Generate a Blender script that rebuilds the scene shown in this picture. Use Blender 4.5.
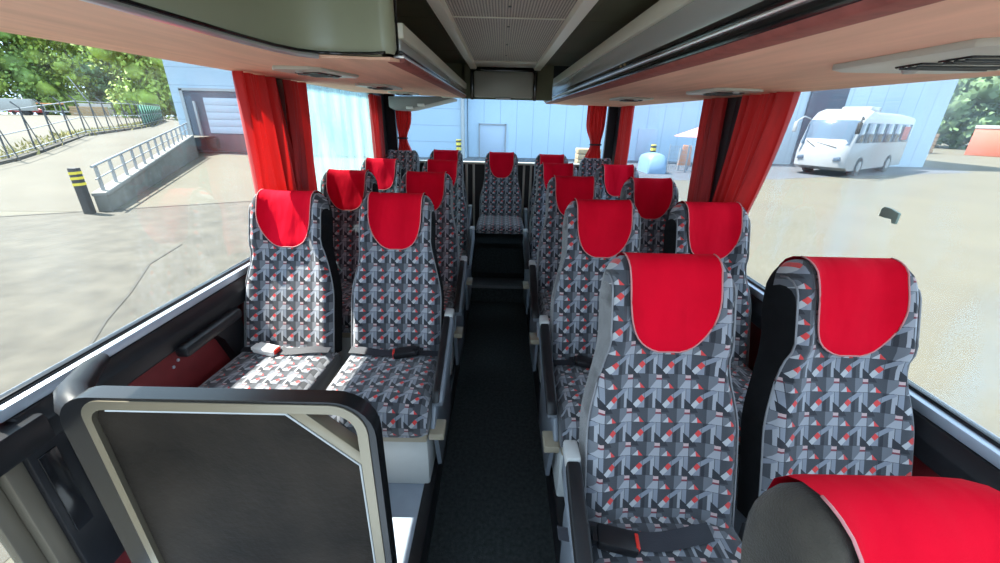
import bpy, bmesh, math, random
from mathutils import Vector, Matrix
random.seed(7)
C = bpy.context.scene
for o in list(bpy.data.objects): bpy.data.objects.remove(o)
E = 1.6            # eye height above the aisle floor
GZ = -1.0          # yard level below the aisle floor
sin, cos, pi = math.sin, math.cos, math.pi

# ---------------------------------------------------------------- camera
F, TH, YAW, ROLL = 396.62, .393, .0053, -.0239
def cam2world(a, b, w):
    c, s = cos(ROLL), sin(ROLL); a, b = c*a+s*b, -s*a+c*b
    c, s = cos(TH), sin(TH); X, Y, Z = a, c*w+b*s, -s*w+b*c
    c, s = cos(YAW), sin(YAW)
    return Vector((c*X+s*Y, -s*X+c*Y, Z))
cd = bpy.data.cameras.new('camera'); cam = bpy.data.objects.new('camera', cd)
C.collection.objects.link(cam); C.camera = cam
r_, u_, f_ = cam2world(1,0,0), cam2world(0,1,0), cam2world(0,0,1)
cam.matrix_world = Matrix(((r_.x,u_.x,-f_.x,0),(r_.y,u_.y,-f_.y,0),(r_.z,u_.z,-f_.z,E),(0,0,0,1)))
cd.sensor_width = 36; cd.lens = F/1000*36; cd.clip_start = .02; cd.clip_end = 600

# ---------------------------------------------------------------- world, sun, exposure
W = bpy.data.worlds.new('world'); C.world = W; W.use_nodes = True
bg = W.node_tree.nodes['Background']; bg.inputs[0].default_value = (.60,.80,1,1); bg.inputs[1].default_value = 1.9
sl = bpy.data.lights.new('sun', 'SUN'); sl.energy = 13; sl.angle = .009; sl.color = (1,.95,.86)
sun = bpy.data.objects.new('sun', sl); C.collection.objects.link(sun)
sun.rotation_euler = Vector((-.57,.15,1)).to_track_quat('Z','Y').to_euler()
vs = C.view_settings; vs.view_transform = 'Standard'; vs.look = 'None'; vs.gamma = 1; vs.use_curve_mapping = False
vs.exposure = .86

# ---------------------------------------------------------------- helpers
def lin(r, g, b):
    f = lambda c: (c/255/12.92 if c/255 <= .04045 else ((c/255+.055)/1.055)**2.4)
    return (f(r), f(g), f(b), 1)
MATS = {}
class NT:
    def __init__(s, m): s.t = m.node_tree; s.n = s.t.nodes; s.l = s.t.links
    def new(s, typ, **k):
        n = s.n.new(typ)
        for a, v in k.items(): setattr(n, a, v)
        return n
    def set(s, sock, v):
        if isinstance(v, bpy.types.NodeSocket): s.l.new(v, sock)
        else: sock.default_value = v
    def math(s, op, a, b=0.0, c=None):
        n = s.new('ShaderNodeMath', operation=op); s.set(n.inputs[0], a); s.set(n.inputs[1], b)
        if c is not None: s.set(n.inputs[2], c)
        return n.outputs[0]
    def mix(s, fac, a, b):
        n = s.new('ShaderNodeMix', data_type='RGBA'); s.set(n.inputs[0], fac); s.set(n.inputs[6], a); s.set(n.inputs[7], b)
        return n.outputs[2]
    def noise(s, vec, scale, detail=3, rough=.55):
        n = s.new('ShaderNodeTexNoise'); n.inputs['Scale'].default_value = scale; n.inputs['Detail'].default_value = detail
        n.inputs['Roughness'].default_value = rough
        if vec is not None: s.l.new(vec, n.inputs['Vector'])
        return n.outputs['Fac']
    def ramp(s, fac, p0, p1, a=0.0, b=1.0):
        n = s.new('ShaderNodeMapRange'); s.set(n.inputs[0], fac)
        for i, v in enumerate((p0, p1, a, b)): n.inputs[i+1].default_value = v
        return n.outputs[0]
    def obj(s): return s.new('ShaderNodeTexCoord').outputs['Object']
    def uv(s): return s.new('ShaderNodeTexCoord').outputs['UV']
    def mapv(s, vec, scale):
        n = s.new('ShaderNodeMapping'); s.l.new(vec, n.inputs[0]); n.inputs['Scale'].default_value = scale; return n.outputs[0]
    def bump(s, h, strength=.3, dist=.01):
        n = s.new('ShaderNodeBump'); n.inputs['Strength'].default_value = strength; n.inputs['Distance'].default_value = dist
        s.l.new(h, n.inputs['Height']); return n.outputs[0]
def mat(name, col=(.5,.5,.5,1), rough=.5, metal=0.0, spec=.5, var=0.0, scale=8.0, bump=0.0, bscale=None, stretch=None, sheen=0.0, coat=0.0):
    m = bpy.data.materials.new(name); m.use_nodes = True; t = NT(m); p = t.n['Principled BSDF']
    if len(col) == 3: col = (*col, 1)
    p.inputs['Base Color'].default_value = col; p.inputs['Roughness'].default_value = rough
    p.inputs['Metallic'].default_value = metal; p.inputs['Specular IOR Level'].default_value = spec
    p.inputs['Sheen Weight'].default_value = sheen; p.inputs['Coat Weight'].default_value = coat
    if var or bump:
        v = t.obj()
        if stretch: v = t.mapv(v, stretch)
    if var:
        n = t.noise(v, scale, 5); c2 = tuple(min(1, x*(1+var)) for x in col[:3])+(1,); c1 = tuple(x*(1-var) for x in col[:3])+(1,)
        t.set(p.inputs['Base Color'], t.mix(t.ramp(n,.3,.7), c1, c2))
    if bump:
        t.l.new(t.bump(t.noise(v, bscale or scale*4, 3), bump), p.inputs['Normal'])
    MATS[name] = m; return m
def bsdf(m): return m.node_tree.nodes['Principled BSDF']

def tag(o, label=None, cat=None, group=None, kind=None):
    if label: o['label'] = label
    if cat: o['category'] = cat
    if group: o['group'] = group
    if kind: o['kind'] = kind
    return o
def empty(name, loc=(0,0,0), label=None, cat=None, group=None, rz=0.0):
    o = bpy.data.objects.new(name, None); C.collection.objects.link(o); o.location = loc; o.rotation_euler = (0,0,rz)
    o.empty_display_size = .1
    return tag(o, label, cat, group)
class MB:
    def __init__(s): s.b = bmesh.new(); s.uvl = s.b.loops.layers.uv.new('UVMap'); s.M = Matrix.Identity(4)
    def v(s, p): return s.b.verts.new(s.M @ Vector(p))
    def face(s, vs, mi=0, smooth=False, uvs=None):
        try: f = s.b.faces.new(vs)
        except ValueError: return None
        f.material_index = mi; f.smooth = smooth
        if uvs:
            for l, q in zip(f.loops, uvs): l[s.uvl].uv = q
        return f
    def box(s, x0, x1, y0, y1, z0, z1, bev=0.0, mi=0, seg=2):
        vs = [s.v((x,y,z)) for z in (z0,z1) for y in (y0,y1) for x in (x0,x1)]
        fs = [s.face([vs[i] for i in q], mi) for q in ((0,2,3,1),(4,5,7,6),(0,1,5,4),(2,6,7,3),(0,4,6,2),(1,3,7,5))]
        if bev:
            es = list({e for f in fs for e in f.edges})
            r = bmesh.ops.bevel(s.b, geom=es, offset=bev, segments=seg, affect='EDGES', profile=.5)
            for f in r['faces']: f.material_index = mi; f.smooth = True
        return s
    def prism(s, pts, axis, a0, a1, bev=0.0, mi=0, seg=2):
        """outline pts in the two other axes, extruded along axis"""
        def P(p, a):
            return {'x': (a,p[0],p[1]), 'y': (p[0],a,p[1]), 'z': (p[0],p[1],a)}[axis]
        A = [s.v(P(p,a0)) for p in pts]; B = [s.v(P(p,a1)) for p in pts]; n = len(pts)
        fs = [s.face(A[::-1], mi), s.face(B, mi)] + [s.face([A[i],A[(i+1)%n],B[(i+1)%n],B[i]], mi) for i in range(n)]
        fs = [f for f in fs if f]
        if bev:
            es = list({e for f in fs for e in f.edges})
            r = bmesh.ops.bevel(s.b, geom=es, offset=bev, segments=seg, affect='EDGES', profile=.5)
            for f in r['faces']: f.material_index = mi; f.smooth = True
        bmesh.ops.recalc_face_normals(s.b, faces=[f for f in s.b.faces]); return s
    def tube(s, pts, r, n=8, mi=0, closed=False, cap=True):
        pts = [Vector(p) for p in pts]; rings = []; N = len(pts)
        for i, p in enumerate(pts):
            a = pts[(i-1)%N] if (closed or i) else p; b = pts[(i+1)%N] if (closed or i < N-1) else p
            d = (b-a).normalized(); up = Vector((0,0,1)) if abs(d.z) < .95 else Vector((1,0,0))
            x = d.cross(up).normalized(); y = x.cross(d)
            rr = r[i] if isinstance(r, (list,tuple)) else r
            rings.append([s.v(p+x*rr*cos(2*pi*k/n)+y*rr*sin(2*pi*k/n)) for k in range(n)])
        for i in range(N if closed else N-1):
            A, B = rings[i], rings[(i+1)%N]
            for k in range(n): s.face([A[k],A[(k+1)%n],B[(k+1)%n],B[k]], mi, True)
        if cap and not closed: s.face(rings[0][::-1], mi); s.face(rings[-1], mi)
        return s
    def sweep_rect(s, pts, w, h, mi=0):
        """rectangular bar following pts in a plane; w along the local side, h along up"""
        pts = [Vector(p) for p in pts]; rings = []
        for i, p in enumerate(pts):
            d = (pts[min(i+1,len(pts)-1)]-pts[max(i-1,0)]).normalized(); up = Vector((0,1,0))
            x = d.cross(up).normalized()
            rings.append([s.v(p+x*sx*w/2+up*sy*h/2) for sx, sy in ((-1,-1),(1,-1),(1,1),(-1,1))])
        for A, B in zip(rings, rings[1:]):
            for k in range(4): s.face([A[k],A[(k+1)%4],B[(k+1)%4],B[k]], mi)
        s.face(rings[0][::-1], mi); s.face(rings[-1], mi); return s
    def grid(s, rows, mi=0, smooth=True, uv=None, flip=False):
        G = [[s.v(p) for p in r] for r in rows]
        for i in range(len(G)-1):
            for j in range(len(G[0])-1):
                q = [(i,j),(i,j+1),(i+1,j+1),(i+1,j)]
                if flip: q = q[::-1]
                m = mi(i,j) if callable(mi) else mi
                s.face([G[a][b] for a,b in q], m, smooth, [uv[a][b] for a,b in q] if uv else None)
        return G
    def ico(s, c, r, sub=2, sq=(1,1,1), jit=0.0, mi=0):
        rr = bmesh.ops.create_icosphere(s.b, subdivisions=sub, radius=1)
        for v in rr['verts']:
            k = r*(1+random.uniform(-jit,jit)); v.co = s.M @ Vector((c[0]+v.co.x*k*sq[0], c[1]+v.co.y*k*sq[1], c[2]+v.co.z*k*sq[2]))
        for v in rr['verts']:
            for f in v.link_faces: f.material_index = mi; f.smooth = True
        return s
    def build(s, name, mats, parent=None, sharp=40, **k):
        me = bpy.data.meshes.new(name); s.b.to_mesh(me); s.b.free()
        for m in (mats if isinstance(mats, (list,tuple)) else [mats]): me.materials.append(m)
        if sharp: me.set_sharp_from_angle(angle=math.radians(sharp))
        o = bpy.data.objects.new(name, me); C.collection.objects.link(o)
        if parent: o.parent = parent
        return tag(o, **k)
def sstep(a, b, x):
    t = max(0, min(1, (x-a)/(b-a))); return t*t*(3-2*t)
def copy_tree(o, parent=None, skip=()):
    c = o.copy(); C.collection.objects.link(c)
    if parent: c.parent = parent
    for ch in list(o.children):
        if ch.name.split('.')[0] in skip: continue
        copy_tree(ch, c, skip)
    return c

# ---------------------------------------------------------------- materials
def fabric_mat(name, dim=1.0):
    m = bpy.data.materials.new(name); m.use_nodes = True; t = NT(m); p = t.n['Principled BSDF']
    uv = t.uv(); sp = t.new('ShaderNodeSeparateXYZ'); t.l.new(uv, sp.inputs[0])
    CX, CY = .078, .092
    fx = t.math('MULTIPLY', t.math('FRACT', t.math('DIVIDE', sp.outputs[0], CX)), 205.0)
    fy = t.math('SUBTRACT', 230.0, t.math('MULTIPLY', t.math('FRACT', t.math('DIVIDE', sp.outputs[1], CY)), 230.0))
    cb = t.new('ShaderNodeCombineXYZ'); t.l.new(fx, cb.inputs[0]); t.l.new(fy, cb.inputs[1]); cb.inputs[2].default_value = 1.0
    vec = cb.outputs[0]
    slate=(.038,.041,.049); navy=(.007,.0075,.012); light=(.31,.318,.345); mid=(.125,.132,.15); pale=(.43,.43,.44)
    red=(.62,.035,.03); pink=(.50,.36,.35); dred=(.20,.02,.035); blue=(.205,.222,.262); line=(.02,.02,.028)
    cur = (*slate,1)
    def poly(pts, col):
        nonlocal cur
        A = sum(pts[i][0]*pts[(i+1)%len(pts)][1]-pts[(i+1)%len(pts)][0]*pts[i][1] for i in range(len(pts)))
        if A < 0: pts = pts[::-1]
        d = None
        for i in range(len(pts)):
            (x0,y0),(x1,y1) = pts[i], pts[(i+1)%len(pts)]
            nx, ny = -(y1-y0), x1-x0; L = math.hypot(nx,ny); nx/=L; ny/=L
            n = t.new('ShaderNodeVectorMath', operation='DOT_PRODUCT'); t.l.new(vec, n.inputs[0])
            n.inputs[1].default_value = (nx,ny,-(nx*x0+ny*y0))
            d = n.outputs['Value'] if d is None else t.math('MINIMUM', d, n.outputs['Value'])
        cur = t.mix(t.math('GREATER_THAN', d, 0.0), cur, (*[c*dim for c in col],1))
    def P(pts, col):
        xs = [p[0] for p in pts]; ys = [p[1] for p in pts]
        for dx in ([0]+([-205] if max(xs) > 205 else [])+([205] if min(xs) < 0 else [])):
            for dy in ([0]+([-230] if max(ys) > 230 else [])+([230] if min(ys) < 0 else [])):
                poly([(x+dx,y+dy) for x,y in pts], col)
    P([(30,98),(58,98),(58,230),(30,230)], light)
    P([(62,98),(92,98),(92,230),(62,230)], blue)
    P([(0,0),(92,0),(92,98),(0,98)], mid)
    P([(185,98),(207,98),(207,230),(185,230)], navy)
    P([(118,230),(178,172),(178,230)], blue)
    P([(8,100),(55,42),(92,42),(92,98)], light)
    P([(96,40),(128,40),(152,98),(96,98)], mid)
    P([(104,98),(144,60),(150,98)], pale)
    P([(142,58),(180,98),(148,98)], red)
    P([(50,165),(50,232),(132,232)], navy)
    P([(50,-2),(132,-2),(150,30),(92,30)], navy)
    P([(98,208),(122,232),(156,196),(132,172)], pale)
    P([(132,172),(156,196),(182,166),(158,144)], red)
    P([(158,144),(182,166),(262,106),(236,92)], blue)
    P([(55,8),(92,8),(92,28),(55,28)], pink)
    P([(54,28),(94,28),(98,40),(52,40)], dred)
    for a in ([(0,0),(205,0),(205,2.5),(0,2.5)], [(92,0),(95,0),(95,98),(92,98)], [(0,97),(205,97),(205,99.5),(0,99.5)], [(178,98),(180.5,98),(180.5,230),(178,230)]):
        poly(a, line)
    fuzz = t.noise(t.mapv(uv, (1,1,1)), 900, 2); big = t.noise(t.obj(), 5, 3)
    col = t.mix(t.ramp(fuzz,.25,.75,.0,.22), cur, (.12,.13,.15,1)); col = t.mix(t.ramp(big,.35,.8,0,.10), col, (.2,.2,.21,1))
    t.l.new(col, p.inputs['Base Color']); p.inputs['Roughness'].default_value = .9; p.inputs['Sheen Weight'].default_value = .25
    p.inputs['Specular IOR Level'].default_value = .25
    t.l.new(t.bump(fuzz,.15,.002), p.inputs['Normal'])
    MATS[name] = m; return m
fabric = fabric_mat('patterned_upholstery')
plush_grey = mat('grey_plush', (.115,.112,.112), .95, sheen=.4, var=.25, scale=30, bump=.2, bscale=500, spec=.2)
plush_black = mat('black_plush', (.007,.007,.008), .9, sheen=.0, var=.2, scale=30, bump=.2, bscale=500, spec=.2)
plush_brown = mat('brown_grey_velvet', (.055,.046,.036), .95, sheen=.12, var=.4, scale=9, bump=.3, bscale=300, spec=.2)
red_cloth = mat('red_cover_cloth', (.60,.0015,.017), .85, var=.05, scale=12, bump=.12, bscale=400, spec=.08)
def add_folds(m):
    t = NT(m); p = bsdf(m); v = t.obj(); n = t.noise(t.mapv(v,(7,2,3)), 2.2, 2, .4)
    b = t.bump(n, .5, .03); t.l.new(p.inputs['Normal'].links[0].from_socket, b.node.inputs['Normal']); t.l.new(b, p.inputs['Normal'])
add_folds(red_cloth)
hem = mat('pale_red_hem', (.5,.2,.2), .8)
piping_m = mat('grey_piping', (.20,.20,.21), .6)
black_plastic = mat('black_plastic', (.008,.008,.0095), .4, spec=.35, var=.2, scale=20, bump=.05, bscale=300)
grey_plastic = mat('blue_grey_plastic', (.17,.19,.22), .4, var=.1, scale=6)
light_plastic = mat('light_grey_plastic', (.42,.42,.41), .45, var=.08, scale=8)
white_box = mat('off_white_steel', (.50,.51,.50), .35, var=.08, scale=5)
vinyl = mat('grey_blue_vinyl_floor', (.30,.35,.42), .25, var=.1, scale=6)
tan_plastic = mat('tan_plastic', (.30,.26,.19), .5)
carpet = mat('black_carpet', (.020,.024,.024), .95, var=.45, scale=60, bump=.7, bscale=220, spec=.3)
strap_m = mat('black_webbing', (.02,.022,.03), .55, bump=.2, bscale=300)
red_plastic = mat('red_plastic', (.6,.03,.02), .35)
buckle_white = mat('white_plastic', (.75,.73,.7), .4)
panel_leather = mat('brown_black_leatherette', (.017,.0125,.009), .6, spec=.10, var=.6, scale=4, bump=.22, bscale=70)
cream_trim = mat('champagne_trim', (.26,.225,.165), .36, metal=.75)
bronze = mat('bronze_jamb', (.14,.12,.09), .4, metal=.4)
frame_black = mat('gloss_black_frame', (.008,.008,.009), .26, spec=.4)
alu = mat('aluminium', (.45,.50,.57), .45, metal=.6)
red_wall = mat('dark_red_wall_trim', (.17,.010,.012), .65, var=.15, scale=10, bump=.1, bscale=200)
peach = mat('salmon_headliner', (.80,.47,.33), .85, var=.10, scale=3.5, bump=.12, bscale=150, stretch=(6,.8,6))
mahog = mat('dark_red_edge_trim', (.27,.075,.06), .7, var=.2, scale=30)
locker_m = mat('grey_green_locker', (.34,.355,.25), .3, var=.06, scale=2)
olive = mat('dark_olive_lining', (.12,.12,.068), .7, var=.12, scale=3)
cream = mat('cream_plastic', (.60,.58,.48), .35, var=.05, scale=4)
reflect = mat('smoked_gloss_panel', (.36,.36,.345), .16, metal=.1)
gloss_black = mat('gloss_black', (.008,.008,.009), .15)
chrome = mat('chrome', (.80,.80,.81), .3, metal=.8)
brass = mat('brass_screw', (.7,.5,.25), .3, metal=1)
screen_grey = mat('monitor_flap_grey', (.30,.30,.26), .35, var=.05, scale=3)
dark_brown = mat('dark_brown_wall', (.035,.03,.027), .6, var=.15, scale=8)
vent_m = mat('vent_cream_grey', (.45,.45,.39), .4)
def perforated():
    m = mat('ribbed_perforated_ceiling', (.2,.185,.165), .45); t = NT(m); p = bsdf(m)
    v = t.obj(); sp = t.new('ShaderNodeSeparateXYZ'); t.l.new(v, sp.inputs[0])
    a = t.math('SINE', t.math('MULTIPLY', sp.outputs[0], 2*pi/.0105)); b = t.math('SINE', t.math('MULTIPLY', sp.outputs[1], 2*pi/.012))
    k = t.math('GREATER_THAN', t.math('MULTIPLY', t.math('ADD', a, 0.3), t.math('ADD', b, 1.3)), .55)
    t.l.new(t.mix(k, (.47,.40,.33,1), (.09,.07,.055,1)), p.inputs['Base Color'])
    t.l.new(t.bump(a,.3,.003), p.inputs['Normal']); return m
perf = perforated()
def curtain_mat():
    m = bpy.data.materials.new('red_curtain'); m.use_nodes = True; t = NT(m); p = t.n['Principled BSDF']
    v = t.mapv(t.obj(), (1,1,.15)); n = t.noise(v, 25, 3)
    c = t.mix(t.ramp(n,.3,.75), (.36,.006,.007,1), (.55,.016,.014,1)); t.l.new(c, p.inputs['Base Color'])
    p.inputs['Roughness'].default_value = .6; p.inputs['Sheen Weight'].default_value = .2
    tr = t.new('ShaderNodeBsdfTranslucent'); tr.inputs[0].default_value = (.75,.012,.010,1)
    mx = t.new('ShaderNodeMixShader'); mx.inputs[0].default_value = .22
    t.l.new(p.outputs[0], mx.inputs[1]); t.l.new(tr.outputs[0], mx.inputs[2]); t.l.new(mx.outputs[0], t.n['Material Output'].inputs[0])
    return m
curtain_m = curtain_mat()
def glass(name, tint=(.95,.97,.97), dirt=.1, dcol=(.75,.82,.85), stretch=(1,2.5,1.2), scale=1.6, lo=.45, hi=.8, base=.02):
    m = bpy.data.materials.new(name); m.use_nodes = True; t = NT(m)
    t.n.remove(t.n['Principled BSDF']); out = t.n['Material Output']
    tp = t.new('ShaderNodeBsdfTransparent'); tp.inputs[0].default_value = (*tint,1)
    gl = t.new('ShaderNodeBsdfGlossy'); gl.inputs['Roughness'].default_value = .02
    fr = t.new('ShaderNodeFresnel'); fr.inputs[0].default_value = 1.35
    m1 = t.new('ShaderNodeMixShader'); t.l.new(t.math('MULTIPLY', fr.outputs[0], .09), m1.inputs[0]); t.l.new(tp.outputs[0], m1.inputs[1]); t.l.new(gl.outputs[0], m1.inputs[2])
    df = t.new('ShaderNodeBsdfDiffuse'); df.inputs[0].default_value = (*dcol,1); tr = t.new('ShaderNodeBsdfTranslucent'); tr.inputs[0].default_value = (*dcol,1)
    m2 = t.new('ShaderNodeMixShader'); m2.inputs[0].default_value = .6; t.l.new(df.outputs[0], m2.inputs[1]); t.l.new(tr.outputs[0], m2.inputs[2])
    n = t.noise(t.mapv(t.obj(), stretch), scale, 6, .6)
    m3 = t.new('ShaderNodeMixShader'); t.l.new(t.ramp(n, lo, hi, base, base+dirt), m3.inputs[0]); t.l.new(m1.outputs[0], m3.inputs[1]); t.l.new(m2.outputs[0], m3.inputs[2])
    t.l.new(m3.outputs[0], out.inputs[0]); MATS[name] = m; return m
glass_clear = glass('window_glass', dirt=.03, base=.004)
glass_wet = glass('streaked_wet_glass', (.74,.86,.87), .30, (.66,.87,.87), (1,3.2,.7), 2.4, .36, .66, .14)
glass_haze = glass('hazy_glass', (.95,.97,.98), .24, (.70,.80,.85), (1,2.6,1.1), 1.5, .48, .78, .012)
glass_right2 = glass('pale_haze_glass', (.90,.95,1), .08, (.6,.77,.9), base=.02)
glass_rear = glass('rear_glass', (.88,.95,1), .06, (.6,.8,.95), base=.02)
# ---------------------------------------------------------------- exterior materials
concrete = mat('pale_yard_concrete', (.078,.070,.047), .9, var=.12, scale=.6, bump=.1, bscale=30)
def yard_cracks(m):
    t = NT(m); p = bsdf(m); old = p.inputs['Base Color'].links[0].from_socket; v = t.obj()
    fine = t.noise(v, 9, 5, .7); c = t.mix(t.ramp(fine,.35,.7,0,.6), old, (.062,.058,.046,1))
    stains = t.noise(t.mapv(v,(.25,.6,1)), .8, 4); c = t.mix(t.ramp(stains,.5,.75,0,.4), c, (.066,.06,.048,1))
    t.l.new(c, p.inputs['Base Color'])
yard_cracks(concrete)
ramp_m = mat('pale_ramp_concrete', (.071,.063,.047), .9, var=.12, scale=.5)
joint_m = mat('dark_joint', (.042,.038,.032), .95, var=.2, scale=4)
tarmac = mat('shaded_grey_tarmac', (.055,.060,.070), .9, var=.12, scale=1)  # tarmac with the shade below the warehouse wall put into its colour
wall_conc = mat('grey_wall_concrete', (.12,.115,.10), .9, var=.25, scale=2.2)
coping_m = mat('pale_coping', (.16,.155,.14), .8)
galv = mat('galvanised_steel', (.30,.31,.32), .45, metal=.6)
dark_steel = mat('dark_steel', (.045,.05,.055), .5)
def cladding(name, col, axis, period):
    m = mat(name, col, .45); t = NT(m); p = bsdf(m); sp = t.new('ShaderNodeSeparateXYZ'); t.l.new(t.obj(), sp.inputs[0])
    fr = t.math('FRACT', t.math('DIVIDE', sp.outputs[axis], period)); k = t.math('LESS_THAN', fr, .035)
    n = t.noise(t.obj(), .35, 3); c = t.mix(t.ramp(n,.35,.7), tuple(x*.93 for x in col)+(1,), (*col,1))
    t.l.new(t.mix(k, c, tuple(x*.62 for x in col)+(1,)), p.inputs['Base Color']); return m
clad_h = cladding('pale_blue_horizontal_cladding', (.33,.43,.52), 2, 1.0)
clad_v = cladding('pale_blue_vertical_cladding', (.40,.51,.60), 0, 1.1)
dock_dark = mat('dark_dock_shelter', (.07,.08,.11), .7)
dock_door_m = mat('pale_sectional_door', (.36,.42,.50), .5)
dock_red = mat('dark_red_bumper', (.11,.06,.07), .7)
yellow = mat('warning_yellow', (.65,.50,.04), .6); black_paint = mat('black_paint', (.02,.02,.022), .6)
white_paint = mat('white_vehicle_paint', (.27,.28,.29), .25, coat=.4)
veh_glass = mat('dark_vehicle_glass', (.06,.09,.13), .08, spec=.8)
tyre = mat('tyre', (.02,.02,.02), .85)
red_paint = mat('red_vehicle_paint', (.30,.035,.04), .4); grey_paint = mat('grey_vehicle_paint', (.35,.35,.34), .5)
timber = mat('pale_timber', (.36,.24,.13), .8, var=.2, scale=6)
leaf_a = mat('bright_leaves', (.23,.32,.05), .7, var=.45, scale=.6); leaf_b = mat('deep_leaves', (.14,.235,.05), .7, var=.45, scale=.5)
leaf_c = mat('dusky_leaves', (.08,.14,.06), .75, var=.4, scale=.5)
bark = mat('bark', (.12,.09,.06), .9); grass_m = mat('dry_grass', (.30,.26,.09), .9, var=.4, scale=2)
green_net = mat('green_fence_mesh', (.10,.26,.18), .8)
tarp = mat('pale_blue_tarp', (.13,.21,.30), .5, bump=.4, bscale=3); orange = mat('orange_plastic', (.6,.2,.06), .6)
parasol_m = mat('faded_pink_cloth', (.42,.17,.16), .8)

# ================================================================ THE COACH: shell
XL, XR = -1.2, 1.19
SIL_L, SIL_R = -.675, -.70          # sill heights relative to the eye
YB = 4.36                           # rear wall
def Z(z): return z+E
MB().box(-.29,.29,-.9,3.36,-.06,0).build('floor', carpet, kind='structure')
b = MB(); b.box(XL,-.29,-.9,YB,-.06,.15); b.box(.29,XR,-.9,YB,-.06,.15)
b.build('floor_platform', vinyl, kind='structure', label='grey vinyl covered seat platforms either side of the aisle')
b = MB()
for x0, x1 in ((-.295,-.25),(.25,.295)): b.box(x0,x1,-.9,3.36,0,.158,.006)
b.build('trim_1', black_plastic, kind='structure', label='black kerb trim along the platform edges')
b = MB(); b.box(-.29,.29,3.36,3.70,-.06,.16); b.box(-.29,.29,3.70,YB,-.06,.42); b.build('floor_step', carpet, kind='structure', label='dark carpeted steps at the end of the aisle')
b = MB(); b.box(-.29,.29,3.335,3.36,.145,.17,.006); b.box(-.27,.27,3.37,3.55,.162,.166,.002)
b.build('trim_2', mat('dark_step_edge',(.075,.078,.08),.45), kind='structure', label='grey edge of the step at the end of the aisle')

# side walls: body panel below the sills, posts between windows, band above
def side_wall(name, X, s, sil, y0, posts, lower_gap=None):
    root = empty(name, (0,0,0)); tag(root, kind='structure')
    o = X+s*.05
    b = MB(); b.box(min(X,o),max(X,o),y0,YB+.04,-.4,Z(sil)-.03); b.build('lower_panel', red_wall, root)
    b = MB()
    for a, c in posts: b.box(min(X-s*.02,o),max(X-s*.02,o),a,c,Z(sil)-.03,Z(.22),.01)
    b.build('window_post', black_plastic, root)
    b = MB(); b.box(min(X,o),max(X,o),-.9 if s>0 else -.9,YB+.04,Z(.155 if s>0 else .19),Z(.55)); b.build('upper_band', olive, root)
    # sill: bright aluminium strip, black rail under it
    b = MB(); b.box(min(X-s*.020,o),max(X-s*.020,o),y0,YB,Z(sil)-.030,Z(sil)+.002,.005); b.build('sill_strip', alu, root, label='bright aluminium strip')
    b = MB(); b.prism([(X,Z(sil)-.031),(X-s*.026,Z(sil)-.031),(X-s*.048,Z(sil)-.07),(X-s*.048,Z(sil)-.125),(X-s*.02,Z(sil)-.145),(X,Z(sil)-.145)],'y',y0+.02,YB,.004)
    b.build('sill_rail', black_plastic, root, label='black rail')
    return root
wl = side_wall('wall_left', XL, -1, SIL_L, .74, [(2.20,2.40),(4.0,YB+.04)])
wr = side_wall('wall_right', XR, 1, SIL_R, -.9, [(2.06,2.19),(4.12,YB+.04)])
# dark jamb and kick panel where the left wall meets the door
b = MB(); b.prism([(.74,Z(-.80)),(.97,Z(-.80)),(.93,Z(-1.13)),(.86,Z(-1.30)),(.74,Z(-1.30))],'x',XL-.01,XL+.035,.006)
b.build('door_pillar_panel', black_plastic, wl)
b = MB(); b.prism([(.755,Z(-.83)),(.80,Z(-.83)),(.80,Z(-1.10)),(.755,Z(-1.10))],'x',XL+.034,XL+.04,.002); b.prism([(.83,Z(-.84)),(.95,Z(-.84)),(.93,Z(-1.08)),(.83,Z(-1.08))],'x',XL+.034,XL+.041,.002)
b.build('cover_plate', gloss_black, wl)
MB().box(XL+.03,XL+.05,.84,1.05,Z(-1.175),Z(-1.155),.004).build('grab_strip', alu, wl, label='bright metal strip')
b = MB()
for y, z in ((1.262,-.872),(1.235,-.885)): b.tube([(XL+.0,y,Z(z)),(XL+.004,y,Z(z))],.006,8)
b.build('screw_cap', alu, wl)

# rear wall
wb = empty('wall_rear'); tag(wb, kind='structure')
b = MB(); b.box(XL-.05,XR+.05,YB,YB+.05,-.4,Z(-.445)); b.build('lower_panel', dark_brown, wb)
b = MB(); b.box(XL,XR,YB-.08,YB,Z(-.46),Z(-.437),.005); b.build('rear_ledge', cream, wb, label='cream ledge')
b = MB()
for x in (-.36,-.285,.25,.325,-.72,.70): b.box(x-.012,x+.012,YB-.02,YB,Z(-1.2),Z(-.46),.003)
b.build('panel_strip', cream, wb)
b = MB(); b.box(XL-.05,-1.08,YB,YB+.05,Z(-.445),Z(.3)); b.box(1.08,XR+.05,YB,YB+.05,Z(-.445),Z(.3)); b.box(XL-.05,XR+.05,YB,YB+.05,Z(.3),Z(.55))
b.build('corner_post', black_plastic, wb)

# windows
def window(name, X, y0, y1, z0, z1, m):
    r = empty(name); tag(r, kind='structure')
    MB().box(X-.004,X+.004,y0,y1,Z(z0),Z(z1)).build('pane', m, r)
    b = MB(); w = .022
    for a in ((y0,y1,z0,z0+w*.6),(y0,y1,z1-w,z1),(y0,y0+w,z0,z1),(y1-w,y1,z0,z1)): b.box(X-.012,X+.012,a[0],a[1],Z(a[2]),Z(a[3]),.003)
    b.build('window_frame', gloss_black, r); return r
window('window_1', XL-.015, .74, 2.18, SIL_L, .20, glass_clear)
window('window_2', XL-.015, 2.23, 4.02, SIL_L, .20, glass_wet)
window('window_3', XR+.015, -.6, 2.08, SIL_R, .17, glass_haze)
window('window_4', XR+.015, 2.18, 4.14, SIL_R, .17, glass_right2)
r = empty('window_5'); tag(r, kind='structure')
MB().box(-1.1,1.1,YB+.015,YB+.023,Z(-.45),Z(.31)).build('pane', glass_rear, r)
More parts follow.
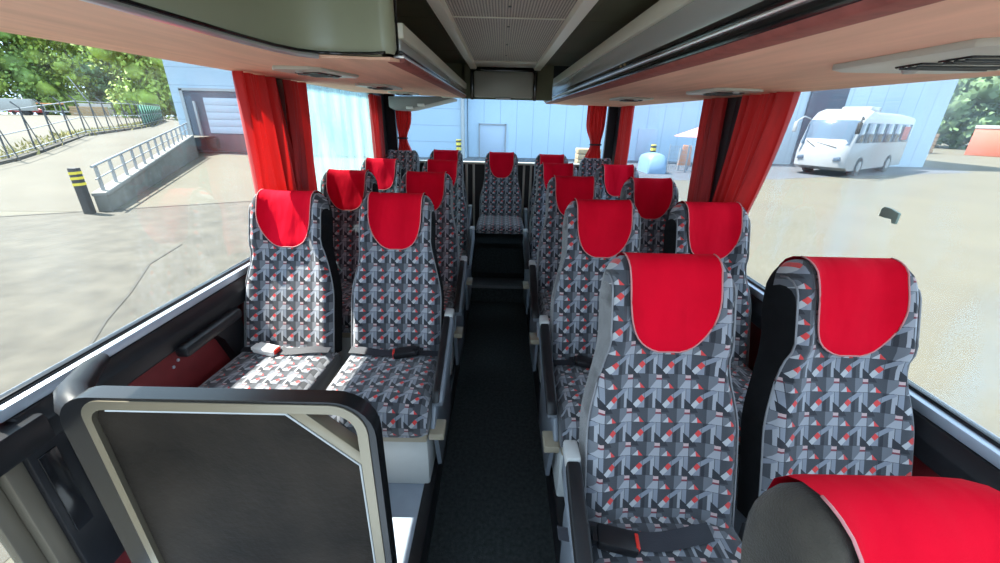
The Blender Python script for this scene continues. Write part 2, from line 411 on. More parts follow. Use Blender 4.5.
# side door in front of the left wall, glazed lower down
dr = empty('door_1'); tag(dr, kind='structure')
MB().box(XL-.02,XL-.012,-.6,.70,Z(-1.5),Z(.17)).build('pane', glass_clear, dr)
b = MB(); b.box(XL-.03,XL+.02,.70,.742,-.3,Z(-.74),.006); b.box(XL-.03,XL-.005,.66,.70,-.3,Z(.17),.004); b.build('door_jamb', bronze, dr, label='bronze metal jamb')
b = MB(); b.box(XL-.02,XL+.06,-.5,.80,Z(-.80),Z(-.715),.012); b.build('door_rail', black_plastic, dr)
MB().box(XL-.03,XL+.02,-.6,.70,-.3,Z(-1.45)).build('door_panel', dark_steel, dr)

# ceiling
ce = empty('ceiling'); tag(ce, kind='structure')
MB().box(XL-.05,XR+.05,.25,YB+.05,Z(.47),Z(.55)).build('roof_skin', olive, ce)
b = MB(); b.box(-.20,.24,.30,1.785,Z(.352),Z(.362)); b.box(-.20,.24,1.795,3.06,Z(.352),Z(.362)); b.build('ribbed_panel', perf, ce)
MB().box(-.20,.24,1.783,1.797,Z(.349),Z(.356),.002).build('panel_joint', cream, ce, label='pale metal joint strip')
MB().box(-.24,.28,3.06,3.36,Z(.345),Z(.36),.004).build('end_strip', cream, ce, label='cream end panel')
b = MB()
for sy in (.5,.9,1.25,1.62,1.95,2.4,2.8): b.tube([(.02,sy,Z(.3525)),(.02,sy,Z(.3495))],.006,8)
b.build('screw', dark_steel, ce)
b = MB()
for y0, y1 in ((.30,1.0),(1.006,1.92),(1.926,2.80),(2.806,3.42)): b.box(XL,-.19,y0,y1,Z(.372),Z(.384)); b.box(.23,XR,y0,y1,Z(.372),Z(.384))
b.build('side_panel', olive, ce)
mat('light_diffuser', (.82,.79,.66), .3)
def strip_light(x0, x1, label):
    r = empty('ceiling_light', ((x0+x1)/2,1.85,Z(.37)), label, 'ceiling light', 'long light strips beside the ribbed ceiling')
    w = (x1-x0)/2; pr = [(-w,0),(-w,-.022),(-w*.75,-.036),(w*.75,-.036),(w,-.022),(w,0)]
    b = MB(); b.prism(pr,'y',-1.5,1.53); b.build('diffuser', MATS['light_diffuser'], r)
    s = -1 if x0 < 0 else 1
    b = MB(); b.box(s*w-(.012 if s<0 else 0),s*w+(.03 if s>0 else 0)-(.018 if s<0 else 0),-1.5,1.53,-.016,.002,.003); b.build('side_rail', olive, r)
    b = MB(); b.prism([(p[0]*1.05,p[1]*1.05) for p in pr],'y',1.53,1.56,.003); b.build('end_cap', cream, r)
strip_light(-.252,-.196,'cream light strip left of the ribbed ceiling panel'); strip_light(.236,.294,'cream light strip right of the ribbed ceiling panel')
# bulkhead with the monitor flap above the aisle
b = MB(); b.box(XL,-.30,3.50,3.53,Z(.175),Z(.40)); b.box(-.32,-.25,3.50,3.53,Z(.13),Z(.40)); b.box(.27,.40,3.50,3.53,Z(.13),Z(.40)); b.box(-.25,.27,3.52,3.55,Z(.13),Z(.40)); b.build('bulkhead', olive, ce)
mf = empty('monitor', (.01,3.48,Z(.13)), 'grey fold-down monitor flap at the far end of the ceiling', 'monitor')
b = MB(); b.box(-.232,.232,-.02,.02,.012,.197,.012); b.build('flap', screen_grey, mf)
b = MB(); b.box(-.262,.262,.0,.035,.192,.225,.004); b.box(-.262,-.238,.0,.035,-.005,.2,.004); b.box(.238,.262,.0,.035,-.005,.2,.004); b.build('surround', gloss_black, mf)
MB().box(-.06,.06,-.025,.0,.0,.012,.003).build('latch', light_plastic, mf)

# overhead racks ------------------------------------------------------------
def rack_lip(root, X, s, y0, y1, zs, cr):
    """lip facing the aisle: flange, gloss panel, black strip, bright strip.  s = outward direction (towards the wall)"""
    z = [Z(q) for q in zs]
    def strip(nm, za, zb, off, m, **k):
        b = MB(); x0, x1 = X+s*off, X+s*.03; b.box(min(x0,x1),max(x0,x1),y0,y1,za,zb,.004); b.build(nm, m, root, **k)
    strip('flange', z[1], z[0], -.004, cream, label='cream flange')
    strip('gloss_panel', z[2], z[1], .006, reflect, label='smoked glossy panel')
    strip('black_strip', z[3], z[2], .002, gloss_black)
    strip('bright_strip', z[4], z[3], -.002, chrome, label='chrome strip')
    strip('lower_strip', z[5], z[4], .003, gloss_black)
# right rack
rr = empty('luggage_rack', (0,0,0), 'open overhead luggage rack above the right-hand seats', 'luggage rack')
b = MB(); b.prism([(.44,Z(.132)),(XR,Z(.118)),(XR,Z(.145)),(.44,Z(.150))],'y',.25,4.30); b.build('underside', peach, rr)
b = MB(); b.prism([(.425,Z(.137)),(.438,Z(.1285)),(.485,Z(.1285)),(.487,Z(.15)),(.425,Z(.15))],'y',.25,4.29,.003); b.build('edge_trim', mahog, rr)
rack_lip(rr, .42, 1, .25, 4.28, (.30,.253,.186,.166,.158,.137), 1)
b = MB(); b.prism([(.405,Z(.16)),(.43,Z(.135)),(.75,Z(.118)),(.75,Z(.16)),(.45,Z(.29)),(.405,Z(.30))],'y',4.28,4.33,.012); b.build('end_cap', cream, rr)
for y in (.62,.66,1.55,1.6): b = MB(); b.tube([(.424,y,Z(.176)),(.417,y,Z(.176))],.0035,8); b.build('screw', brass, rr)
# left: smooth locker near the front, rack behind it
lk = empty('overhead_locker', (0,0,0), 'smooth grey-green overhead locker at the front left', 'locker')
path = [(-.628,.25),(-.624,.45),(-.618,.68),(-.612,.88),(-.606,1.05),(-.595,1.17),(-.572,1.245),(-.535,1.288),(-.47,1.298),(-.39,1.288),(-.340,1.262)]
b = MB(); rows = []
zz = [.150,.154,.172,.2,.26,.33,.40]
for i, (x, y) in enumerate(path):
    row = []
    for k, z in enumerate(zz): row.append((x+(.02 if k==0 else .005 if k==1 else 0)*(1 if i<5 else 0)*-1 - (.0 if k<3 else 0), y+(.018 if k==0 else .004 if k==1 else 0)*(1 if i>5 else 0), Z(z)))
    rows.append(row)
for k2, (dx, dy) in enumerate(((.012,.004),(.024,.014),(.032,.03),(.034,.06))):
    rows.append([(-.340+dx-(.02 if k==0 else .006 if k==1 else 0),1.262+dy*.7,Z(z+(.012 if k==0 else .004 if k==1 else 0)*(1 if k2>0 else .3))) for k, z in enumerate(zz)])
b.grid(rows, 0, True); b.build('locker_shell', locker_m, lk, sharp=60)
b = MB(); b.tube([(-.303,1.312,Z(z)) for z in (.16,.2,.25,.30,.36,.41)], .004, 6); b.build('edge_seal', gloss_black, lk)
b = MB(); b.tube([(x+.010,y-.006,Z(.1475)) for x, y in path[:8]], .0065, 8); b.build('chrome_edge', chrome, lk, label='chrome edge strip')
b = MB(); b.tube([(x+.014,y-.012,Z(.157)) for x, y in path], .004, 8); b.build('seal', gloss_black, lk)
lr = empty('luggage_rack', (0,0,0), 'open overhead luggage rack above the left-hand seats', 'luggage rack')
b = MB(); pts = [(XL,.25)]+[(x-.012,y) for x, y in path[:8]]+[(-.38,1.285),(-.315,1.262),(-.300,1.30),(-.298,3.60),(XL,3.60)]
b.prism(pts,'z',Z(.140),Z(.147))
for v in b.b.verts: v.co.z += .022*(-.28-v.co.x)/.92
b.build('underside', peach, lr)
b = MB(); b.prism([(-.285,Z(.143)),(-.295,Z(.1375)),(-.335,Z(.1385)),(-.34,Z(.152)),(-.285,Z(.152))],'y',1.31,3.60,.003); b.build('edge_trim', mahog, lr)
rack_lip(lr, -.288, -1, 1.31, 3.58, (.240,.200,.170,.160,.150,.141), 1)
b = MB(); b.prism([(-.268,Z(.155)),(-.29,Z(.138)),(-.5,Z(.136)),(-.5,Z(.16)),(-.30,Z(.235)),(-.268,Z(.24))],'y',3.58,3.63,.010); b.build('end_cap', cream, lr)

# vents and reading lights under the racks
def vent(x, y, z, L, w, rz, label):
    r = empty('vent_panel', (x,y,z), label, 'air vent', 'vent panels under the luggage racks', rz)
    b = MB(); h = .010
    b.prism([(-w,-L*.8),(-w*.7,-L),(w*.7,-L),(w,-L*.8),(w,L*.8),(w*.7,L),(-w*.7,L),(-w,L*.8)],'z',-h,.004,.003); b.build('plate', vent_m, r)
    for k, yy in enumerate((-.42,.06)):
        b = MB(); b.prism([(-w*.55,yy*L),(w*.55,yy*L-.01),(w*.6,yy*L+L*.36),(-w*.5,yy*L+L*.37)],'z',-h-.004,-h+.002,.003); b.build('louvre', gloss_black, r)
        b = MB()
        for q in range(3): b.box(-w*.5,w*.55,yy*L+L*(.07+.1*q),yy*L+L*(.07+.1*q)+.006,-h-.007,-h-.003)
        b.build('slat', dark_steel, r)
    for yy in (-.7,.72): b = MB(); b.tube([(0,yy*L,-h+.001),(0,yy*L,-h-.006)],[.016,.011],12); b.build('reading_lamp', light_plastic, r)
zr = Z(.1225)
vent(.89,.85,Z(.1245),.20,.155,-.08,'large cream vent panel over the nearest right-hand seats')
vent(.93,1.86,Z(.1235),.16,.10,0,'vent panel above the red curtains on the right')
vent(.80,2.72,Z(.1255),.16,.10,0,'small far vent panel under the right rack')
vent(-.72,1.74,Z(.149),.16,.10,-.2,'pale vent panel above the first left curtains')
vent(-.70,2.52,Z(.149),.16,.10,0,'middle vent panel under the left rack')
vent(-.72,3.22,Z(.149),.14,.09,0,'farthest vent panel under the left rack')
# corner duct at the rear left
cdx = empty('corner_duct', (-.86,4.1,Z(.03)), 'grey wedge-shaped duct in the rear left corner of the coach', 'duct')
b = MB(); b.prism([(-.12,.115),(-.12,.03),(-.06,.0),(.02,.01),(.42,.105),(.42,.125)],'y',-.35,.22,.01); b.build('duct_body', mat('mid_grey_plastic',(.22,.22,.21),.5), cdx)
for x, z in ((.06,.018),(.16,.042)): b = MB(); b.box(x-.03,x+.03,-.36,-.33,z-.002,z+.02,.004); b.build('lamp_lens', buckle_white, cdx)

# ================================================================ SEATS
SN, CN = sin(math.radians(20)), cos(math.radians(20))
BZ, ST, TK = .42, .745, .10      # base of the back above platform, back length, thickness
def w_of(s): return .205-.046*sstep(.26,.54,s)
def S_of(xi):
    a = max(0, min(1,(abs(xi)-.74)/.26)); return ST-.07*(1-math.sqrt(max(0,1-a*a)))
def front_off(xi, s):
    a = abs(xi)
    h0 = sstep(.40,.52,s); f = .024*sstep(.45,.85,a)-(.034-.016*h0)*sstep(.86,1.0,a)
    f += .006*sin(pi*min(s,.46)/.46)*(1-.5*a)
    h = sstep(.43,.53,s); f += h*(.010*(1-.3*a)+.018*sstep(.5,.9,a)-.014*sstep(.64,.74,s)*a)
    f -= .005*math.exp(-((s-.47)/.014)**2)
    return f
def cover_off(x, s):
    g = lambda q: front_off(max(-.95,min(.95,x/w_of(q))),q)
    return max(g(s), g(.54)-.10*(.54-s)) if s < .54 else g(s)
def bp(x, s, off): return (x, s*SN-off*CN, BZ+s*CN+off*SN)   # point on the back
NJ, NA = 26, 8
def back_path(xi, lift=0.0):
    """list of (x, s, off) for one column, front bottom to back bottom"""
    S = S_of(xi)-.05; out = []
    for k in range(NJ+1):
        s = S*k/NJ; x = xi*w_of(s); out.append((x, s, front_off(xi,s)+lift))
    x, s, o = out[-1]; mid = (o-TK-lift)/2; rad = (o+TK+lift)/2
    for k in range(1, NA+1):
        a = pi*k/NA; out.append((x, S+(.05+lift)*sin(a), (o-TK-lift)/2+rad*cos(a)))
    for k in range(1, NJ+1): 
        s2 = S*(1-k/NJ); out.append((xi*w_of(s2), s2, -TK-lift))
    return out
XI = [-1,-.97,-.92,-.85,-.77,-.68,-.58,-.46,-.32,-.16,0,.16,.32,.46,.58,.68,.77,.85,.92,.97,1]
def make_back(flank):
    b = MB(); cols = [back_path(x) for x in XI]; n = len(cols[0])
    rows = [[bp(*cols[i][j]) for i in range(len(XI))] for j in range(n)]
    uv = [[(cols[i][j][0]+.5+.013, cols[i][j][1]+.03+(.0 if j <= NJ else .0)) for i in range(len(XI))] for j in range(n)]
    G = b.grid(rows, lambda i, j: 0 if i < NJ+NA//2+1 and 0 <= j < len(XI)-1 else 1, True, uv)
    for c in (0, len(XI)-1):
        flip = c == 0
        for k in range(NJ):
            q = [G[k][c],G[k+1][c],G[n-2-k][c],G[n-1-k][c]]; b.face(q if flip else q[::-1], 1, True)
        q = [G[k][c] for k in range(NJ, NJ+NA+1)]; b.face(q if flip else q[::-1], 1)
    b.face([G[0][i] for i in range(len(XI))]+[G[n-1][i] for i in reversed(range(len(XI)))], 1)
    bmesh.ops.recalc_face_normals(b.b, faces=b.b.faces[:])
    return b
def make_piping(xi):
    b = MB()
    for xi in (xi,):
        pts = []
        for x, s, o in back_path(xi*.985)[:NJ+NA//2+1]: pts.append(bp(x*1.012, s, o+.003))
        b.tube(pts, .0028, 6)
    return b
def make_cover(seed=0):
    """red cloth draped over the head of the seat: rounded tongue at the front, short flap behind"""
    rnd = random.Random(seed); ph = rnd.uniform(0,6)
    b = MB(); N = 14; rows = []
    def surf(x, d):
        """d > 0: distance down the front from the crest; d < 0 behind"""
        # path by arc length
        xi = max(-.92, min(.92, x/.159)); S = S_of(xi)-.05
        pth = []
        for k in range(21): s = S*(.45+.55*k/20); pth.append((s, cover_off(x,s)+.0105))
        s, o = pth[-1]; rad = (o+TK+.010)/2; mid = (o-TK-.010)/2
        for k in range(1,13): a = pi*k/12; pth.append((S+.060*sin(a), mid+rad*cos(a)))
        for k in range(1,7): pth.append((S-.03*k, -TK-.010))
        # crest index
        ci = 25
        seq = pth[ci::-1] if d >= 0 else pth[ci:]; r = abs(d)
        for p, q in zip(seq, seq[1:]):
            L = math.hypot(p[0]-q[0],p[1]-q[1])
            if r <= L or q is seq[-1]:
                t = min(1, r/L); s, o = p[0]+(q[0]-p[0])*t, p[1]+(q[1]-p[1])*t; break
            r -= L
        fold = .0035*sin(x*42+ph+d*9)*sstep(.02,.10,d)*(1-sstep(.16,.26,d)) + .003*math.exp(-((abs(x)*1.2-(.14-d)*.8)/.02)**2)*(1 if d>0 else 0)
        return bp(x, s, o+fold+.001)
    D = [-.15,-.12,-.09,-.06,-.03,0,.015,.03,.05,.07,.09,.11,.13,.15,.165,.18,.195,.21,.222,.235,.248,.260,.270,.278,.284]
    for d in D:
        hw = .121-.004*sstep(0,.13,d) if d < .13 else .117*max(.0,1-((d-.13)/.1565)**2.3)**(1/2.3)
        rows.append([surf(hw*(2*i/N-1), d) for i in range(N+1)])
    G = b.grid(rows, 0, True, flip=True)
    bmesh.ops.recalc_face_normals(b.b, faces=b.b.faces[:])
    edge = [rows[i][0] for i in range(5,len(D))]+rows[-1][1:-1]+[rows[i][-1] for i in range(len(D)-1,4,-1)]
    return b, edge
def make_cushion():
    b = MB(); xs = [-1,-.97,-.9,-.75,-.5,-.25,0,.25,.5,.75,.9,.97,1]; W2 = .212
    pr = [(.05,.335,0),(.05,.40,0),(.03,.440,0)]+[(.03-.08*k,.443+.005*k,0) for k in range(1,5)]+[(-.34,.464,0),(-.375,.459,0),(-.405,.44,0),(-.42,.40,0),(-.422,.365,0),(-.41,.335,0)]
    L = [0.0]
    for p, q in zip(pr, pr[1:]): L.append(L[-1]+math.hypot(p[0]-q[0],p[1]-q[1]))
    rows, uv = [], []
    for j, (y, z, _) in enumerate(pr):
        row, ur = [], []
        for xi in xs:
            a = abs(xi); top = 1 if 2 <= j <= 9 else .5 if j < 12 and j > 0 else 0
            zz = z+top*(.012*(1-a*a)-.03*sstep(.88,1,a)); yy = y+(.02*sstep(.85,1,a) if j > 7 else 0)
            row.append((xi*W2, yy, zz)); ur.append((xi*W2+.5+.013, .7-L[j]))
        rows.append(row); uv.append(ur)
    G = b.grid(rows, 0, True, uv)
    for c in (0, len(xs)-1): b.face([G[j][c] for j in range(len(pr))], 0)
    b.face([v for v in G[0]]+[v for v in reversed(G[-1])], 0)
    bmesh.ops.recalc_face_normals(b.b, faces=b.b.faces[:]); return b
back_meshes = {}
def seat_proto(flank, label_parts=True):
    root = empty('passenger_chair')
    make_back(flank).build('backrest', [plush_brown if flank is plush_brown else fabric, flank], root, sharp=55)
    for xi in (-1, 1): make_piping(xi).build('piping', piping_m, root, sharp=0)
    cu = make_cushion().build('seat_cushion', fabric, root, sharp=60)
    b = MB(); b.box(-.205,.205,-.385,.06,.285,.333,.008); b.build('seat_frame', tan_plastic, root)
    b = MB(); b.prism([(-.33,.0),(-.33,.285),(.05,.285),(.05,.0)],'x',-.195,.195,.01); b.build('pedestal', white_box, root)
    if flank is plush_brown:
        for c in list(root.children):
            if c.name.startswith('piping'): bpy.data.objects.remove(c)
    return root
protos = {'grey': seat_proto(plush_grey), 'black': seat_proto(plush_black), 'brown': seat_proto(plush_brown)}
cover_meshes = []
for k in range(3):
    b, edge = make_cover(k); o = b.build('headrest_cover', red_cloth, None, sharp=0); o.data.materials.append(hem)
    md = MB(); md.tube(edge, .0022, 5); h = md.build('hem', hem, o, sharp=0); cover_meshes.append(o)
def arm_mesh(root, s):
    """aisle armrest on side s (+1 = +x)"""
    a, c = s*.222, s*.262; x0, x1 = min(a,c), max(a,c)
    b = MB(); b.prism([(.115,.60),(.05,.605),(-.09,.545),(-.30,.47),(-.335,.44),(-.32,.405),(-.08,.455),(.06,.49),(.115,.50)],'x',x0+.003,x1,.008); ar = b.build('armrest', grey_plastic, root)
    b = MB(); b.prism([(.05,.613),(-.09,.555),(-.31,.476),(-.345,.44),(-.325,.43),(-.09,.52),(.045,.578)],'x',x0-.002,x1-.012 if s>0 else x1-.002,.008); b.build('arm_pad', black_plastic, ar, label='black arm pad')
    b = MB(); b.box(x0,x1,.05,.12,.575,.618,.008); b.build('arm_cap', light_plastic, ar, label='pale grey cap')
    b = MB(); b.prism([(.11,.52),(-.06,.46),(-.30,.40),(-.36,.33),(-.31,.29),(-.24,.02),(.10,.02),(.14,.3)],'x',min(s*.214,s*.232),max(s*.214,s*.232),.006); b.build('side_panel', grey_plastic, root)
    b = MB(); b.box(min(s*.212,s*.27),max(s*.212,s*.27),-.385,-.30,.30,.33,.004); b.build('seat_hinge', tan_plastic, root)
def belt_mesh(root, s, col, white=False):
    b = MB(); rows = []
    for k in range(13):
        t = k/12; x = -s*(.20-.33*t); z = .458+.012*sin(pi*t)+.004*sin(t*9); y = -.015-.03*sin(pi*t)*1.2
        rows.append([(x, y+.024, z+.006),(x, y-.024, z+.001)])
    b.grid(rows, 0, True); st = b.build('seat_belt', strap_m, root, sharp=0)
    b = MB(); b.M = Matrix.Translation((s*.06,-.055,.480)) @ Matrix.Rotation(.15*s,4,'Z') @ Matrix.Rotation(-.12*s,4,'Y')
    b.box(-.05,.05,-.028,.028,-.014,.014,.007); b.box(-.008 if s>0 else -.062,.062 if s>0 else .008,-.02,.02,-.008,.008,.003)
    bk = b.build('buckle', buckle_white if white else black_plastic, st)
    b = MB(); b.M = Matrix.Translation((s*.06,-.055,.480)) @ Matrix.Rotation(.15*s,4,'Z') @ Matrix.Rotation(-.12*s,4,'Y')
    xa = -s*.048; b.box(xa-.005,xa+.005,-.020,.020,-.006,.0165,.003); b.build('release_button', red_plastic, bk, label='red button')
    b = MB(); b.grid([[(s*.20,-.02+.018,.455),(s*.20,-.02-.018,.452)],[(s*.15,-.04+.018,.470),(s*.15,-.04-.018,.466)],[(s*.10,-.052+.018,.476),(s*.10,-.052-.018,.473)]],0,True); b.build('stalk', strap_m, st, sharp=0)
used = set()
def seat(x, ytop, flank, label, arm=0, belt=0, cover=0, group='patterned coach seats', dz=0.0, belt_white=False, tilt=0.0):
    root = copy_tree(protos[flank]); root.location = (x, ytop-.262, .15+dz); root.rotation_euler = (0,0,tilt)
    tag(root, label, 'seat', group)
    if cover is not None:
        cv = cover_meshes[cover%3].copy(); C.collection.objects.link(cv); cv.parent = root; cv['label'] = 'red cloth headrest cover'
        h = cover_meshes[cover%3].children[0].copy(); C.collection.objects.link(h); h.parent = cv
    if arm: arm_mesh(root, arm)
    if belt: belt_mesh(root, belt, 0, belt_white)
    if belt and x > 0 and ytop < 1.2:
        for c in root.children:
            if c.name.startswith('seat_belt'): c.location = (-.085,-.02,.002)
    return root
XW_L, XA_L, XA_R, XW_R = -.9549, -.4641, .4544, .9321; P = .76; YL, YR = 1.8166, 1.0049
names = ['front','second','third','fourth']
seat(XW_L, YL, 'black', 'front left window seat, sunlit cushion with a white and red belt buckle', belt=-1, belt_white=True, cover=0)
seat(XA_L, YL, 'black', 'front left aisle seat behind the black partition', arm=1, belt=1, cover=1)
seat(XW_L, YL+P, 'black', 'left window seat in the second row behind the partition', cover=2)
seat(XA_L, YL+P, 'grey', 'left aisle seat in the second row behind the partition', arm=1, cover=0)
seat(XW_L, YL+2*P, 'black', 'left window seat in the third row, beside the streaked window', cover=1)
seat(XA_L, YL+2*P, 'grey', 'left aisle seat in the third row, next to the step', arm=1, cover=2)
seat(XA_R+.070, .345, 'brown', 'nearest seat at bottom right, worn brown-grey side, only its head in view', cover=1, dz=-.095)
seat(XA_R, YR, 'grey', 'large near aisle seat on the right with black belt buckle on cushion', arm=-1, belt=-1, cover=0)
seat(XW_R, YR, 'black', 'nearest right-hand window seat with black flank', cover=2)
seat(XA_R, YR+P, 'grey', 'right aisle seat directly behind the large near aisle seat', arm=-1, belt=-1, cover=1)
seat(XW_R, YR+P, 'black', 'right window seat in the second row, below the big red curtain', cover=0)
seat(XA_R, YR+2*P, 'grey', 'right aisle seat in the third row with darker red cover', arm=-1, cover=2)
seat(XW_R, YR+2*P, 'grey', 'right window seat in the third row', cover=1)
seat(XA_R, YR+3*P, 'grey', 'right aisle seat in the fourth row, beside the step', arm=-1, cover=0)
seat(XW_R, YR+3*P, 'grey', 'right window seat in the fourth row, in front of the uncovered seat', cover=2)
YQ = 4.10; G5 = 'seats of the rear bench row'
seat(-.99, YQ+.08, 'grey', 'rear left corner seat with no red cover', cover=None, group=G5, dz=.01)
seat(-.535, YQ, 'grey', 'rear row seat left of the centre seat', cover=1, group=G5, dz=.02, arm=1)
cs = seat(.008, YQ-.02, 'grey', 'centre rear seat facing straight down the aisle', cover=2, group=G5, dz=.012)
seat(.50, YQ, 'grey', 'rear row seat right of the centre seat', cover=0, group=G5, dz=.0, arm=-1)
seat(.96, YQ+.05, 'grey', 'rear right corner seat with no red cover', cover=None, group=G5, dz=-.02)
for ch in cs.children:
    if ch.name.startswith('seat_cushion'): ch.scale.z = .5; ch.location.z = .315
for ch in list(cs.children):
    if ch.name.split('.')[0] in ('pedestal','seat_frame'): bpy.data.objects.remove(ch)
for o in list(cover_meshes): 
    for c in list(o.children): bpy.data.objects.remove(c)
    bpy.data.objects.remove(o)
for p in protos.values():
    for c in list(p.children): bpy.data.objects.remove(c)
    bpy.data.objects.remove(p)
# bright bar under the centre rear seat
b = MB(); b.tube([(-.19,3.66,Z(-.995)),(.19,3.66,Z(-.995))],.013,10); tag(b.build('footrest_bar', chrome), 'bright metal bar under the centre rear seat', 'bar')

# window-side armrest on the left wall
wa = empty('wall_armrest', (XL,1.25,Z(-.80)), 'black window-side armrest on the left red wall panel', 'armrest')
b = MB(); b.box(.035,.085,-.03,.30,-.035,.008,.012); b.build('arm_bar', black_plastic, wa)
b = MB(); b.prism([(.12,.0),(.34,.03),(.36,-.30),(.30,-.34),(.22,-.10)],'x',0,.04,.006); b.build('bracket', black_plastic, wa)
wa2 = empty('wall_armrest', (XR,.70,Z(-.93)), 'black window-side armrest low on the right wall by the nearest window seat', 'armrest')
b = MB(); b.box(-.10,-.045,-.03,.30,-.035,.008,.012); b.build('arm_bar', black_plastic, wa2)
b = MB(); b.prism([(.12,.0),(.34,.03),(.36,-.30),(.30,-.34),(.22,-.10)],'x',-.05,0,.006); b.build('bracket', black_plastic, wa2)

# ================================================================ PARTITION in front of the left seats
pt = empty('partition', (-.63,.70,.15), 'black leatherette partition with champagne-edged black frame before the left seats', 'partition')
x0, x1, zt, zb = -.272, .318, Z(-.617)-.15, 0.0       # the inner panel, local
def rr_path(x0,x1,zb,zt,rl,rrr,n=7):
    pts = [(x0,zb)]
    for k in range(n+1): a = pi-pi/2*k/n; pts.append((x0+rl+rl*cos(a), zt-rl+rl*sin(a)))
    for k in range(n+1): a = pi/2-pi/2*k/n; pts.append((x1-rrr+rrr*cos(a), zt-rrr+rrr*sin(a)))
    pts.append((x1,zb)); return pts
def ring(b, outer, inner, y0, y1, mi=0):
    O0=[b.v((x,y0,z)) for x,z in outer]; I0=[b.v((x,y0,z)) for x,z in inner]; O1=[b.v((x,y1,z)) for x,z in outer]; I1=[b.v((x,y1,z)) for x,z in inner]
    for i in range(len(outer)-1):
        b.face([O0[i],O0[i+1],I0[i+1],I0[i]],mi); b.face([O1[i],I1[i],I1[i+1],O1[i+1]],mi)
        b.face([O0[i],O1[i],O1[i+1],O0[i+1]],mi,True); b.face([I0[i],I0[i+1],I1[i+1],I1[i]],mi,True)
    bmesh.ops.recalc_face_normals(b.b, faces=b.b.faces[:])
o1 = rr_path(x0-.019,x1+.024,zb,zt+.024,.05,.08); i1 = rr_path(x0,x1,zb,zt,.035,.055)
b = MB(); ring(b, rr_path(x0-.078,x1+.041,zb,zt+.031,.085,.095), o1, .0, .042); fr = b.build('frame', frame_black, pt, sharp=30)
b = MB(); ring(b, o1, i1, -.003, .036); b.build('inner_edge', cream_trim, fr, label='champagne inner edge', sharp=30)
pan = [(x0+.001,zb),(x0+.001,zt-.035),(x0+.011,zt-.011),(x0+.035,zt-.001),(x1-.150,zt-.001),(x1-.001,zt-.150),(x1-.001,zb)]
b = MB(); b.prism(pan,'y',.008,.032,.002); b.build('panel', panel_leather, pt, sharp=20)
b = MB(); b.prism([(x1-.152,zt+.002),(x1-.112,zt+.002),(x1+.002,zt-.112),(x1+.002,zt-.152)],'y',-.002,.034,.002); b.build('corner_brace', cream_trim, pt, label='champagne diagonal brace')
b = MB(); b.tube([(x1-.004,-.002,zb),(x1-.004,-.002,zt-.15),(x1-.153,-.002,zt-.002),(x0+.04,-.002,zt-.002)],.0025,6); b.build('edge_bead', light_plastic, pt)
b = MB(); b.tube([(x0-.055,.03,zt-.035),(x0-.09,.05,zt-.03),(x0-.135,.09,zt-.03),(x0-.20,.20,zt-.04),(x0-.24,.27,zt-.055)],[.030,.034,.033,.026,.018],12); b.build('wall_bracket', black_plastic, fr)

# ================================================================ CURTAINS
def curtain(name_label, X, y0, y1, z0, z1, wave=9, amp=.022, by=None, tie=None, axis='y', group='red window curtains', pinch=.45, yc=None):
    """pleated cloth hanging in a vertical plane; by = bottom extent (y0b,y1b); tie = height of a tie band"""
    o = empty('curtain', (X,0,0) if axis=='y' else (0,X,0), name_label, 'curtain', group)
    N, K = 60, 22; rows = []; b = MB(); y0b, y1b = by or (y0,y1)
    def ext(t, z):
        a = y0+(y0b-y0)*t; c = y1+(y1b-y1)*t
        if tie is not None:
            k = math.exp(-((z-tie)/.11)**2)*pinch; m = yc if yc is not None else (a+c)/2; a += (m-a)*k; c += (m-c)*k
        return a, c
    for k in range(K+1):
        t = k/K; z = z1+(z0-z1)*t; a, c = ext(t**1.3, z); row = []
        for i in range(N+1):
            u = i/N; am = amp*(.75+.25*sin(u*7+1)); d = am*sin(2*pi*wave*(u+.015*sin(t*3+u*5)))+amp*.35*sin(2*pi*wave*2.3*u+t*1.2)
            p = a+(c-a)*u
            row.append((d,p,Z(z)) if axis=='y' else (p,d,Z(z)))
        rows.append(row)
    b.grid(rows, 0, True); b.build('cloth', curtain_m, o, sharp=0)
    if tie is not None:
        a, c = ext(min(1,max(0,(z1-tie)/(z1-z0)))**1.3, tie); pts = []
        for k in range(17):
            q = 2*pi*k/16; d, p = (amp*1.5)*cos(q), (a+c)/2+(c-a)/2*1.06*sin(q)
            pts.append((d,p,Z(tie)) if axis=='y' else (p,d,Z(tie)))
        b = MB(); b.tube(pts[:-1], .009, 6, closed=True); b.build('tie_band', strap_m, o)
    return o
curtain('wide red curtain at the front of the first left window post', -1.135, 1.87,2.22,-.66,.155, 4, .034, by=(1.83,2.30))
curtain('narrow red curtain just behind the first left window post', -1.135, 2.29,2.54,-.66,.155, 3, .03, by=(2.16,2.44))
curtain('red curtain at the far end of the streaked left window', -1.155, 3.80,4.12,-.66,.158, 5, .02)
curtain('broad red curtain in front of the right window post, swept back', 1.135, 1.71,2.03,-.68,.117, 5, .03, by=(1.95,2.12))
curtain('darker red curtain just behind the right window post', 1.135, 2.23,2.42,-.68,.117, 3, .02, by=(2.16,2.36))
curtain('red curtain at the far end of the right side windows', 1.145, 3.80,4.10,-.68,.117, 5, .02)
curtain('tied red curtain at the left edge of the rear window', YB-.07, -1.06,-.90,-.43,.10, 4, .018, tie=-.22, axis='x', yc=-1.03)
curtain('tied red curtain at the right edge of the rear window', YB-.07, .85,1.04,-.43,.125, 5, .018, tie=-.24, axis='x', yc=.99)
# black post cover between the right curtains
b = MB(); b.box(XR-.012,XR+.004,2.10,2.42,Z(-.7),Z(.14),.01); tag(b.build('trim_3', dark_steel), kind='structure')
